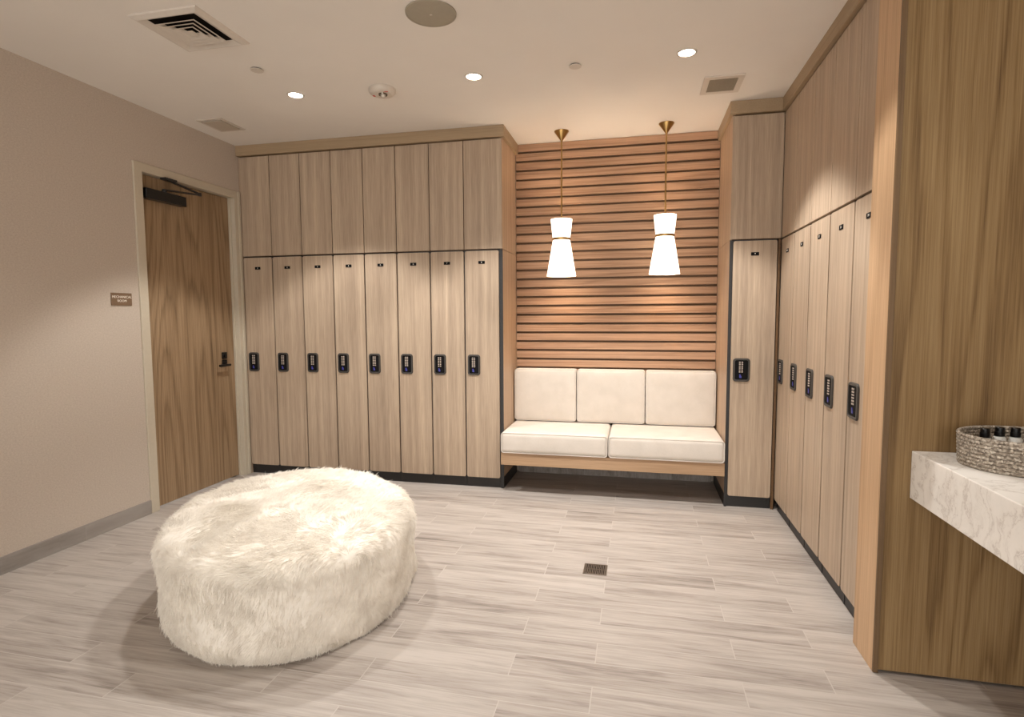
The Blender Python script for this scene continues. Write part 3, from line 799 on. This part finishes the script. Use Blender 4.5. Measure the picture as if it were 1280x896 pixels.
for k in range(1, K):
    f = k / (K - 1); pts[:, k] += tipc * (.52 * f ** 1.3)
pts[:, :, 2] = np.maximum(pts[:, :, 2], .003)
hc = bpy.data.hair_curves.new('fur'); hc.add_curves([K] * NF)
hc.attributes['position'].data.foreach_set('vector', pts.reshape(-1).astype(np.float32))
ra = hc.attributes.get('radius') or hc.attributes.new('radius', 'FLOAT', 'POINT')
rad = np.tile(np.array([.0008, .0008, .00075, .00065, .00045, .00015]), NF).astype(np.float32)
ra.data.foreach_set('value', rad)
hc.materials.append(FUR)
fo = bpy.data.objects.new('fur', hc); COL.objects.link(fo); fo.parent = ot
fo['kind'] = 'stuff'

# ------------------------------------------------------------------ lights
WARM = (1., .97, .925)
def spot(x, y, e, size=100, blend=.5, r=.075, z=ZC - .02):
    l = bpy.data.lights.new('downlight_lamp', 'SPOT'); l.energy = e; l.color = WARM; l.spot_size = math.radians(size); l.spot_blend = blend; l.shadow_soft_size = r
    o = bpy.data.objects.new('downlight_lamp', l); COL.objects.link(o); o.location = (x, y, z); return o
for x, y in DL: spot(x, y, 130 if x < 0 else 155, 96, .28)
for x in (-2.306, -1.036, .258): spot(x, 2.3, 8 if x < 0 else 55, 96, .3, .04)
for x, y in PEND:
    l = bpy.data.lights.new('pendant_bulb', 'POINT'); l.energy = 4.5; l.color = (1., .78, .56); l.shadow_soft_size = .02
    o = bpy.data.objects.new('pendant_bulb', l); COL.objects.link(o); o.location = (x, y, ZC - 1.02)
    l = bpy.data.lights.new('pendant_bulb', 'POINT'); l.energy = 4; l.color = (1., .80, .60); l.shadow_soft_size = .02
    o = bpy.data.objects.new('pendant_bulb', l); COL.objects.link(o); o.location = (x, y + .02, ZC - .80)

w = bpy.data.worlds.new('ambient_fill'); scene.world = w; w.use_nodes = True  # added ambient fill, reaching the room through the missing near wall
w.node_tree.nodes['Background'].inputs[0].default_value = (1., .96, .905, 1); w.node_tree.nodes['Background'].inputs[1].default_value = 2.9

# ------------------------------------------------------------------ camera
f_px, pitch, yaw, roll = 706.74, math.radians(-4.3653), math.radians(12.5635), math.radians(-.3077)
fw = Vector((-math.sin(yaw) * math.cos(pitch), math.cos(yaw) * math.cos(pitch), math.sin(pitch)))
r = Vector((math.cos(yaw), math.sin(yaw), 0)); up = r.cross(fw)
r2 = r * math.cos(roll) + up * math.sin(roll); u2 = -r * math.sin(roll) + up * math.cos(roll)
cam = bpy.data.cameras.new('camera'); cam.sensor_width = 36.; cam.sensor_fit = 'HORIZONTAL'; cam.lens = 36. * f_px / 1280; cam.clip_start = .02
co = bpy.data.objects.new('camera', cam); COL.objects.link(co)
M = Matrix((r2, u2, -fw)).transposed().to_4x4(); M.translation = (0, 0, 1.45); co.matrix_world = M
scene.camera = co

scene.view_settings.view_transform = 'Standard'
scene.view_settings.look = 'None'
scene.view_settings.exposure = .3
scene.cycles.use_denoising = True
scene.cycles.max_bounces = 10
scene.cycles.diffuse_bounces = 6
scene.cycles.sample_clamp_indirect = 6.
